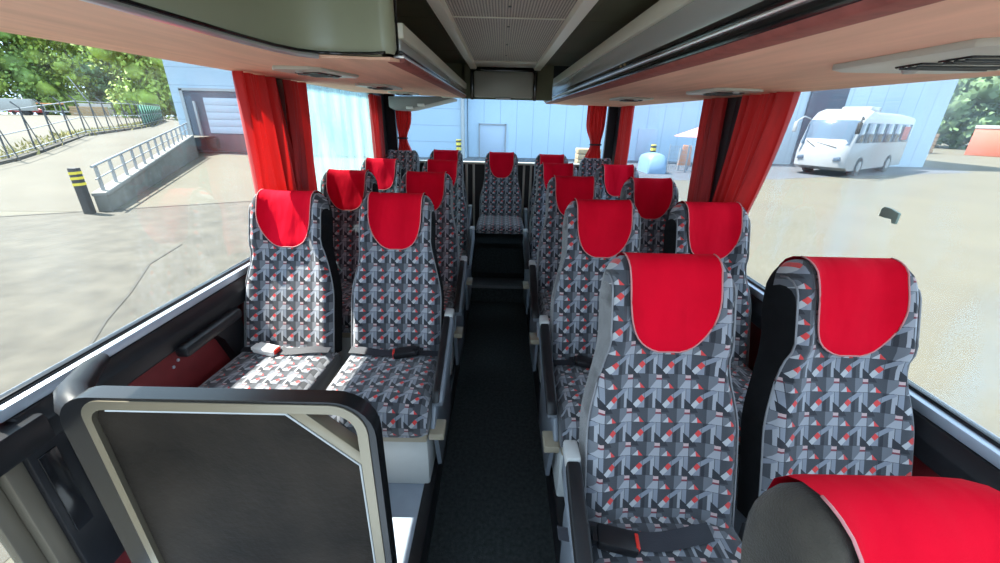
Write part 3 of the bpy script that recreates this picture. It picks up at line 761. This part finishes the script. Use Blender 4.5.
# small grey-green mount stuck on the right window
b = MB(); b.prism([(.03,.012),(.022,.02),(.0,.018),(-.03,.01),(-.03,-.022),(-.018,-.022),(-.014,-.01),(.01,-.012),(.03,-.01)],'x',-.004,.004,.001)
st = b.build('window_sticker', mat('grey_green_sticker',(.20,.26,.22),.6)); st.location = (XR+.005,1.205,Z(-.25)); tag(st,'small grey-green patch stuck on the right window','sticker')

# ================================================================ OUTSIDE
MB().box(-130,130,-60,170,GZ-.3,GZ).build('ground', concrete, kind='structure', label='pale concrete yard')
def joint(pts, w, nm='ground_joint'):
    b = MB()
    for (xa,ya),(xb,yb) in zip(pts, pts[1:]):
        d = Vector((xb-xa,yb-ya,0)).normalized(); n = Vector((-d.y,d.x,0))*w/2
        b.face([b.v((xa-n.x,ya-n.y,GZ+.012)),b.v((xb-n.x,yb-n.y,GZ+.012)),b.v((xb+n.x,yb+n.y,GZ+.012)),b.v((xa+n.x,ya+n.y,GZ+.012))])
    return b.build(nm, joint_m, kind='structure', label='dark joint in the yard concrete')
MB().prism([(-40,-20),(-3,-20),(-3,14.3),(-8.02,12.22),(-12.56,9.79),(-30,7.2),(-40,5.8)],'z',GZ-.02,GZ+.003).build('ground_slab', mat('grey_near_concrete',(.050,.0445,.034),.9,var=.3,scale=2.5,bump=.12,bscale=20), kind='structure', label='greyer concrete nearest the coach on the left')
joint([(-30,7.2),(-12.56,9.79),(-8.02,12.22),(-3,14.5)], .10)
jp = [(-6.6,7.9),(-6.3,6.7),(-5.6,5.5),(-5.15,4.6),(-4.6,3.7),(-3.6,2.2)]
joint(jp, .035)
# ramp to the building and the retaining wall beside it
RX0, RY0, RX1, RY1, RH = -10.65, 10.6, -18.3, 24.8, 1.06
b = MB(); q = [(RX0,RY0,GZ+.005),(RX1,RY1,GZ+RH),(RX1-1,34,GZ+RH),(-75,90,GZ+RH),(-120,60,GZ+RH),(-32,22,GZ+RH),(-23,9.6,GZ+.005)]
vs_ = [b.v(p) for p in q]
vm = [b.v((-24,26,GZ+RH))]
b.face([vs_[0],vs_[1],vm[0],vs_[5],vs_[6]]); b.face([vs_[1],vs_[2],vs_[3],vs_[4],vs_[5],vm[0]])
b.build('ramp_surface', ramp_m, kind='structure', label='pale concrete road rising to the loading level', sharp=0)
rw = empty('retaining_wall', (RX0,RY0,GZ), 'low grey concrete wall rising beside the yard ramp', 'wall')
d = Vector((RX1-RX0,RY1-RY0,0)); L = d.length; ang = math.atan2(d.y,d.x); rw.rotation_euler = (0,0,ang)
b = MB(); b.prism([(0,-.2),(L,-.2),(L,RH+.08),(0,.42)],'y',-.14,.14,.01); b.build('wall_body', wall_conc, rw)
b = MB(); b.prism([(0,.42),(L,RH+.08),(L,RH+.16),(0,.50)],'y',-.17,.17,.01); b.build('coping', coping_m, rw)
rl = empty('railing', (RX0,RY0,GZ), 'galvanised guard rail along the top of the concrete ramp wall', 'railing'); rl.rotation_euler = (0,0,ang)
hz = lambda t: .50+(RH-.34)*t
b = MB(); b.tube([(0.1,0,hz(0)+.66),(L,0,hz(1)+.66)],.035,8); b.build('top_rail', galv, rl)
b = MB(); b.tube([(0.1,0,hz(0)+.34),(L,0,hz(1)+.34)],.02,6); b.build('mid_rail', galv, rl)
for k in range(14):
    t = (k+.3)/13.6; b = MB(); b.box(t*L-.035,t*L+.035,-.035,.035,hz(t)-.02,hz(t)+.66); b.build('post', galv, rl)
bo = empty('bollard', (-10.83,10.35,GZ), 'black bollard with yellow stripes at the foot of the ramp wall', 'bollard')
b = MB(); b.box(-.10,.10,-.08,.08,0,1.17,.015); b.build('post', black_paint, bo)
for z in (.72,.87,1.0): 
    b = MB(); b.prism([(-.102,z),(.102,z+.02),(.102,z+.085),(-.102,z+.065)],'y',-.083,.083); b.build('stripe', yellow, bo, label='yellow stripe')
# darker tarmac apron by the wall, its blue-grey painting the warehouse shade
b = MB(); b.prism([(-18,26.5),(-3,26),(-3,19.2),(8.6,19.4),(14,20.6),(19.2,22.6),(30,26),(30,29),(-18,29)],'z',GZ-.02,GZ+.006); b.build('apron', tarmac, kind='structure', label='grey tarmac strip along the warehouse, shade painted into its colour')
# fence along the road
fn = empty('fence', (-20.1,17.1,0), 'dark steel mesh fence with leaning double posts along the road', 'fence')
A, B2 = Vector((-33,-6,0)), Vector((-62,82,0))
fpts = [(-24.5,9.5),(-20.1,17.1),(-30.5,35.8),(-46.7,59)]
def rz_at(y): return GZ+max(0,min(RH,RH*(y-10.4)/14.2))
def fence_pt(t):
    Ls = [math.dist(p,q) for p, q in zip(fpts,fpts[1:])]; r = t*sum(Ls)
    for (p,q),l in zip(zip(fpts,fpts[1:]),Ls):
        if r <= l: return Vector((p[0]+(q[0]-p[0])*r/l,p[1]+(q[1]-p[1])*r/l,0))
        r -= l
    return Vector((*fpts[-1],0))
fpts = [(-20.1-.556*-12,17.1-18.7/10.4*.556*12*1.0),(-20.1,17.1),(-30.5,35.8),(-46.7,59)]
fpts[0] = (-17.5,8.0)
NP = 26
for k in range(NP+1):
    p = fence_pt(k/NP); z = rz_at(p.y); b = MB()
    b.M = Matrix.Translation(p-Vector((-20.1,17.1,0)))
    b.tube([(0,0,z),(0,0,z+1.9),(-.22,-.05,z+2.12)],.035,6); b.tube([(0,0,z+1.6),(.28,.12,z)],.022,6); b.build('post', dark_steel, fn)
for h in (.25,1.0,1.85):
    b = MB(); b.tube([fence_pt(k/NP)+Vector((20.1,-17.1,rz_at(fence_pt(k/NP).y)+h)) for k in range(NP+1)],.022,6); b.build('wire_rail', galv, fn)
b = MB()
for k in range(15,NP): 
    p, q = fence_pt(k/NP)+Vector((20.1,-17.1,0)), fence_pt((k+1)/NP)+Vector((20.1,-17.1,0)); z = GZ+RH
    vs2 = [b.v((v.x-.05,v.y,z+h)) for v, h in ((p,.1),(q,.1),(q,1.85),(p,1.85))]; b.face(vs2)
sh = b.build('mesh_screen', green_net, fn, label='green screen netting'); 
m_ = sh.modifiers.new('thickness','SOLIDIFY'); m_.thickness = .03
# grass verge along the fence
b = MB(); rg = random.Random(3)
for k in range(3000):
    t = rg.random(); p = fence_pt(t); p += Vector((rg.uniform(-1.6,.1),rg.uniform(-.8,.5),0)); z = rz_at(p.y); h = rg.uniform(.08,.30); a = rg.uniform(0,pi); w = .07
    b.face([b.v((p.x-w*cos(a),p.y-w*sin(a),z)),b.v((p.x+w*cos(a),p.y+w*sin(a),z)),b.v((p.x+rg.uniform(-.15,.15),p.y+rg.uniform(-.15,.15),z+h))])
tag(b.build('grass_verge', grass_m, sharp=0), 'dry yellow-green grass along the foot of the fence', 'grass', kind='stuff')
b = MB(); b.box(-.09,.09,0,0.01,0,.01); b.b.clear()
for k in range(NP):
    p, q = fence_pt(k/NP), fence_pt((k+1)/NP); za, zb2 = rz_at(p.y), rz_at(q.y)
    b.M = Matrix.Identity(4); vs2 = [b.v(c) for c in ((p.x,p.y-.12,za),(q.x,q.y-.12,zb2),(q.x+.2,q.y+.1,zb2),(p.x+.2,p.y+.1,za),(p.x,p.y-.12,za+.14),(q.x,q.y-.12,zb2+.14),(q.x+.2,q.y+.1,zb2+.14),(p.x+.2,p.y+.1,za+.14))]
    for f in ((0,1,5,4),(4,5,6,7),(2,3,7,6)): b.face([vs2[i] for i in f])
b.build('kerb', joint_m, kind='structure', label='dark kerb along the fence')

# warehouse
wh = empty('warehouse', (-10,27.6,GZ), 'pale blue metal-clad warehouse across the whole rear of the yard', 'building')
def L3(x): return x+10
b = MB(); b.box(L3(-20.9),L3(-2.3),0,14,-.3,11); b.build('cladding_wall', clad_h, wh, label='wall of horizontal panels')
b = MB(); b.box(L3(-2.25),L3(29.5),1.2,16,-.3,12); b.build('cladding_wall', clad_v, wh, label='wall of vertical panels')
b = MB(); b.tube([(L3(-2.5),-.12,0),(L3(-2.5),-.12,11)],.12,10); b.build('downpipe', grey_paint, wh)
b = MB(); b.box(L3(-1.45),L3(.25),1.12,1.25,0,2.1,.02); dd = b.build('entrance_door', dock_door_m, wh)
b = MB(); b.box(L3(-1.53),L3(-1.45),1.05,1.25,0,2.18); b.box(L3(.25),L3(.33),1.05,1.25,0,2.18); b.box(L3(-1.53),L3(.33),1.05,1.25,2.1,2.18); b.build('door_frame', white_paint, dd)
b = MB(); b.box(L3(9.3),L3(10.6),1.12,1.25,0,2.1,.02); b.build('entrance_door', dock_door_m, wh)
b = MB(); b.box(L3(20.2),L3(22.6),1.05,1.25,0,5.6,.02); b.build('entrance_door', dock_dark, wh)
# loading dock at the left end
b = MB(); b.box(L3(-20.0),L3(-14.5),-.25,.1,.15,3.75); dk = b.build('dock_shelter', dock_dark, wh)
b = MB(); b.box(L3(-20.15),L3(-19.95),-.32,.1,0,3.8); b.box(L3(-20.15),L3(-14.4),-.32,.1,3.7,3.85); b.build('shelter_edge', galv, dk)
b = MB()
for k in range(5): b.box(L3(-18.75),L3(-14.6),-.33,-.24,1.22+k*.42,1.22+k*.42+.41,.012)
b.build('dock_door', dock_door_m, dk)
b = MB(); b.box(L3(-18.9),L3(-14.5),-.36,-.2,.1,1.15); b.build('dock_bumper', dock_red, dk)
b = MB(); b.box(L3(-19.35),L3(-19.22),-.5,-.36,.9,3.1,.02); b.build('guide_post', white_paint, dk)
b = MB(); b.box(L3(-18.9),L3(-18.3),-.75,-.36,.3,.95,.04); b.build('rubber_buffer', black_paint, dk)
def yb(x, y, label):
    r = empty('bollard', (x,y,GZ), label, 'bollard')
    MB().tube([(0,0,0),(0,0,1.25)],.16,12).build('post', yellow, r)
    for z in (.5,.8,1.08): b = MB(); b.tube([(0,0,z),(0,0,z+.12)],.164,12); b.build('stripe', black_paint, r)
yb(-2.65,26.2,'yellow and black bollard at the warehouse corner, seen through the rear window')
yb(9.3,25.5,'yellow and black bollard beside the blue tarp on the right')
# things stacked by the warehouse wall, seen through the right-hand side window
tp = empty('covered_pile', (8.25,22.4,GZ), 'pale blue tarp-covered pile by the warehouse on the right', 'pile')
b = MB(); rows = []
prof = [(-.52,.0),(-.5,.7),(-.42,.9),(-.2,1.0),(.1,1.02),(.3,.98),(.42,.85),(.46,.6),(.48,0)]
for k, yy in enumerate((-.85,-.8,-.4,0,.4,.8,.85)):
    s = .0 if k in (0,6) else 1; rows.append([(x, yy, (z*(.75+.25*cos(yy)) if s else 0)) for x, z in prof])
b.grid(rows,0,True); b.build('tarp_cover', tarp, tp, sharp=0)
pn = empty('mesh_barrier', (9.75,22.6,GZ), 'grey mesh barrier panels beside the tarp-covered pile', 'barrier')
for k in range(3):
    b = MB()
    x = -.6+k*1.05
    for q in range(11): b.tube([(x+q*.1,.0,.1),(x+q*.1,.0,1.35)],.012,5)
    for q in range(7): b.tube([(x,.0,.1+q*.208),(x+1.0,.0,.1+q*.208)],.012,5)
    b.tube([(x,.0,0),(x,.0,1.45)],.03,6); b.tube([(x+1.0,.0,0),(x+1.0,.0,1.45)],.03,6); b.build('mesh_panel', galv, pn)
pz = empty('parasol', (12.2,26.0,GZ), 'faded pink parasol standing near the warehouse wall', 'parasol')
MB().tube([(0,0,0),(0,0,2.2)],.03,8).build('pole', galv, pz)
b = MB(); top = b.v((0,0,2.35)); rg2 = [b.v((1.5*cos(2*pi*k/10),1.5*sin(2*pi*k/10),1.75)) for k in range(10)]
for k in range(10): b.face([top,rg2[k],rg2[(k+1)%10]])
b.build('canopy', parasol_m, pz, sharp=0)
pg = empty('road_sign', (10.35,23.3,GZ), 'small orange warning sign leaning by the mesh barrier', 'sign')
b = MB(); b.prism([(-.35,.3),(.35,.3),(.28,1.35),(-.2,1.4)],'y',-.03,.03,.02); b.build('board', orange, pg)
b = MB(); b.box(-.3,-.24,-.02,.25,0,1.2); b.box(.24,.3,-.02,.25,0,1.2); b.build('leg', galv, pg)
cr = empty('timber_crate', (5.4,25.8,GZ), 'brown timber crate near the warehouse, beside the tied rear curtain', 'crate')
b = MB()
for k in range(3): b.box(-.7,.7,-.5,.5,k*.32,k*.32+.28,.02)
b.build('slats', timber, cr)

# white coach parked on the right
co = empty('coach', (18.0,21.6,GZ), 'white touring coach parked by the warehouse, facing the camera', 'coach'); co.rotation_euler = (0,0,math.radians(33))
BL, BW, BH = 9.0, 2.45, 3.3       # local: x back along the bus from the front right corner, y across
b = MB(); rows = []
prof = [(.35,.32),(.02,.5),(-.03,1.2),(.12,1.75),(.55,2.75),(.95,3.2),(1.6,3.42),(2.6,BH),(7,BH-.02),(BL-.3,BH-.1),(BL,3.1),(BL+.02,1.2),(BL,.35)]
secs = [(0,.0),(.04,1),( .35,1),(1.25,1),(2.15,1),(2.46,1),(2.5,.0)]
for k, (yy, _) in enumerate(secs):
    e = min(yy, BW-yy); sh = .0 if e > .3 else .13*(1-e/.3)**2; rows.append([(x+(sh*2 if i < 6 else 0), yy, z-(sh if 4 < i < 11 else 0)) for i,(x,z) in enumerate(prof)])
G = b.grid(rows,0,True)
for c in (0,len(secs)-1): b.face(G[c],0)
b.face([G[k][0] for k in range(len(secs))]+[G[k][-1] for k in reversed(range(len(secs)))],0)
bmesh.ops.recalc_face_normals(b.b, faces=b.b.faces[:]); b.build('body', white_paint, co, sharp=35)
b = MB(); b.grid([[( .10+.02,y,1.62),(.30,y,2.15),(.535,y,2.7),(.66,y,2.86)] if 0.3<y<2.3 else [(.25,y,1.65),(.42,y,2.15),(.64,y,2.7),(.76,y,2.84)] for y in (.12,.35,1.25,2.15,2.38)],0,True); ws = b.build('windscreen', veh_glass, co, sharp=0); ws.location.x = -.03
for k in range(5):
    x = 1.55+k*1.45
    for yy in (-.012,BW+.012): b = MB(); b.box(x,x+1.40,yy-.01,yy+.01,1.75,2.72,.02); b.build('side_window', veh_glass, co)
b = MB(); b.prism([(.70,2.68),(1.45,2.72),(1.45,1.75),(.45,1.75)],'y',-.022,-.003,.004); b.build('door_glass', veh_glass, co)
for x in (2.0,6.6):
    for yy in (.05,BW-.25):
        b = MB(); b.tube([(x,yy-.08,.5),(x,yy+.28,.5)],.5,24); wv = b.build('wheel', tyre, co)
        b = MB(); b.tube([(x,yy-.10,.5),(x,yy-.07,.5)],.28,18); b.build('hub', galv, wv)
for yy in (.25,1.95): b = MB(); b.prism([(yy,.85),(yy+.32,.82),(yy+.3,1.0),(yy+.03,1.05)],'x',-.05,.15,.02); b.build('headlamp', veh_glass, co)
for yy, sg in ((.05,-1),(2.45,1)):
    b = MB(); b.tube([(.7,yy,2.9),(.2,yy+sg*.1,3.0),(-.25,yy+sg*.22,2.75)],.04,8); b.box(-.36,-.2,yy+sg*.22-.09,yy+sg*.22+.09,2.2,2.75,.04); b.build('mirror', black_paint if sg<0 else white_paint, co)
b = MB(); b.box(3.0,4.6,.55,1.95,BH-.02,BH+.28,.08); b.build('roof_unit', white_paint, co)
b = MB(); b.tube([(.03,.6,1.5),(.12,1.6,1.72)],.02,6); b.tube([(.03,1.6,1.5),(.12,2.1,1.8)],.02,6); b.build('wiper', black_paint, co)
b = MB(); b.box(7.4,8.5,-.03,.02,1.85,2.6,.01); b.build('red_panel', parasol_m, co, label='faded red side panel')

# behind the coach: striped container, low timber wall
ct = empty('container', (50,43,GZ), 'red and white striped container at the far right of the yard', 'container', rz=.5)
b = MB(); b.box(-1,7,-1.3,1.3,0,2.6,.03); b.build('box_body', mat('faded_container_red',(.42,.13,.09),.6), ct)
for k in range(14): b = MB(); x = -.9+k*.56; b.prism([(x,.1),(x+.2,.1),(x+.42,2.5),(x+.22,2.5)],'y',-1.33,-1.29); b.build('white_stripe', coping_m, ct, label='white stripe')
MB().box(-1.05,7.05,-1.35,1.35,2.6,2.9,.02).build('lid', grey_paint, ct)
tw = empty('timber_stack', (41,44,GZ), 'low stack of pale timber beyond the parked coach', 'timber stack', rz=.4)
b = MB()
for k in range(5): b.box(-5,6,-1,1,k*.4,k*.4+.36,.02)
b.build('boards', timber, tw)
far = empty('far_shed', (62,72,GZ), 'pale yellow shed beyond the end of the warehouse', 'building', rz=.4)
b = MB(); b.box(-9,9,0,12,0,7); b.build('shed_wall', mat('pale_yellow_render',(.45,.42,.27),.8), far)
b = MB(); b.prism([(-9.4,7),(9.4,7),(0,9.5)],'y',-.4,12.4); b.build('roof', grey_paint, far)
# bits parked beyond the fence on the left
def truck(x, y, rz, cm, bm_, label, cat='truck', L=6.0, H=2.6):
    r = empty('truck', (x,y,GZ+RH), label, cat, rz=rz)
    MB().prism([(0,.5),(0,1.5),(.35,2.3),(1.7,2.35),(1.7,.5)],'y',-1.1,1.1,.06).build('cab', cm, r)
    MB().prism([(.02,1.45),(.32,2.15),(.36,2.15),(.06,1.4)],'y',-.95,.95).build('windscreen', veh_glass, r)
    MB().box(1.85,L,-1.15,1.15,.75,H,.04).build('load_bed', bm_, r)
    for wx in (.9,L-1.2):
        for wy in (-1.05,.8): MB().tube([(wx,wy,.45),(wx,wy+.25,.45)],.45,16).build('wheel', tyre, r)
truck(-86.5,72,.6,grey_paint,grey_paint,'grey lorry parked beyond the fence at the far left')
def car(x, y, rz, m, label):
    r = empty('car', (x,y,GZ+RH), label, 'car', rz=rz)
    MB().prism([(0,.35),(-.05,.8),(.9,.95),(1.5,1.4),(2.9,1.42),(3.6,1.0),(4.2,.95),(4.25,.4)],'y',-.85,.85,.08).build('body', m, r)
    MB().prism([(1.05,1.0),(1.55,1.34),(2.85,1.36),(3.4,1.0)],'y',-.87,.87).build('glazing', veh_glass, r)
    for wx in (.8,3.4):
        for wy in (-.85,.65): MB().tube([(wx,wy,.32),(wx,wy+.2,.32)],.32,14).build('wheel', tyre, r)
car(-90,79,.2,red_paint,'dark red car parked under the trees'); 
tr = empty('trailer_rack', (-85.5,82,GZ+RH), 'white-framed flat trailer with upright stakes under the trees', 'trailer', rz=.4)
b = MB(); b.box(-2.2,2.6,-1,1,.5,.75,.03); b.build('deck', white_paint, tr)
for k in range(4): 
    b = MB(); b.tube([(-2.1+k*1.5,-1,.7),(-2.2+k*1.5,-1,2.0)],.07,6); b.build('stake', white_paint, tr)
MB().tube([(-2.3,-1,2.0),(2.3,-1,2.0)],.07,6).build('top_bar', orange, tr)
MB().tube([(-1.5,-.9,.4),(-1.5,.9,.4)],.4,14).build('wheel', tyre, tr)
tm = empty('timber_stack', (-80.5,84,GZ+RH), 'orange-brown stack of timber under the trees', 'timber stack', rz=.4)
b = MB()
for k in range(4): b.box(-2.6,2.6,-.8,.8,k*.42,k*.42+.38,.02)
b.build('boards', timber, tm)
sk = empty('skip_container', (-81,88,GZ+RH), 'pale grey open skip under the trees right of the timber', 'skip', rz=.4)
MB().prism([(-3,.2),(-3.6,2.2),(3.6,2.2),(3,.2)],'y',-1.2,1.2,.05).build('skip_body', grey_paint, sk)
MB().tube([(-1.2,-1.3,1.0),(-3.6,-1.3,7.0)],.09,6).build('leaning_pole', galv, sk)

# trees
def tree(x, y, z, H, R, m, label, n=3600, seed=0, group='trees beyond the yard', crown0=.08):
    rg = random.Random(seed); r = empty('tree', (x,y,z), label, 'tree', group)
    MB().tube([(0,0,0),(.1,0,H*.3),(0,.1,H*.7)],[.45,.35,.12],8).build('trunk', bark, r)
    b = MB(); lobes = []
    for k in range(30):
        a = rg.uniform(0,2*pi); h = rg.uniform(crown0,.95); rad = R*math.sqrt(max(.05,1-((h-.42)/.60)**2))*rg.uniform(.35,.8)
        lobes.append((rad*cos(a),rad*sin(a),H*h,R*rg.uniform(.30,.48)))
    for c in lobes: b.ico(c[:3], c[3]*.62, 1, (1,1,.85), .2)
    for k in range(n):
        c = rg.choice(lobes); v = Vector((rg.gauss(0,1),rg.gauss(0,1),rg.gauss(0,1))).normalized()*c[3]*rg.uniform(.75,1.12); p = Vector(c[:3])+v
        s = rg.uniform(.2,.55); t1 = Vector((rg.gauss(0,1),rg.gauss(0,1),rg.gauss(0,1))).normalized(); t2 = t1.cross(v.normalized())
        if t2.length < .1: continue
        t2.normalize(); b.face([b.v(p-t1*s),b.v(p+t2*s*.6),b.v(p+t1*s),b.v(p-t2*s*.6)])
    b.build('foliage', m, r, sharp=0)
g0 = GZ+RH
tree(-104,84,g0,17,8,leaf_a,'bright green tree at the left edge of the view',5200,1)
tree(-101,92,g0,19,8.5,leaf_b,'deep green tree above the gap between grey lorry and red car',5200,2)
tree(-92,95,g0,18,8,leaf_a,'bright green tree behind the stack of timber',5200,3)
tree(-86,99,g0,20,8,leaf_c,'dusky green tree just right of the pale skip',5200,4)
tree(-63,78,g0,14,7,leaf_a,'yellow-green bushy tree beside the warehouse corner',5200,5)
tree(-122,92,g0,24,10,leaf_b,'tall dark green tree farthest left',5200,6)
tree(-106,112,g0,28,12,leaf_a,'tall bright tree rising behind the middle of the tree row',5200,7)
tree(-88,118,g0,27,12,leaf_b,'tall green tree behind the yellow-green one',5200,8)
tree(-76,106,g0,20,10,leaf_a,'rounded tree touching the warehouse roofline',4000,9)
tree(66,58,GZ,17,9,leaf_c,'dark green tree behind the striped container on the right',4000,10)
tree(58,62,GZ,12,8,leaf_c,'lower dark tree between the warehouse and the container',4000,11)
tree(80,62,GZ,20,10,leaf_b,'tall green tree at the right edge of the view',4000,12)
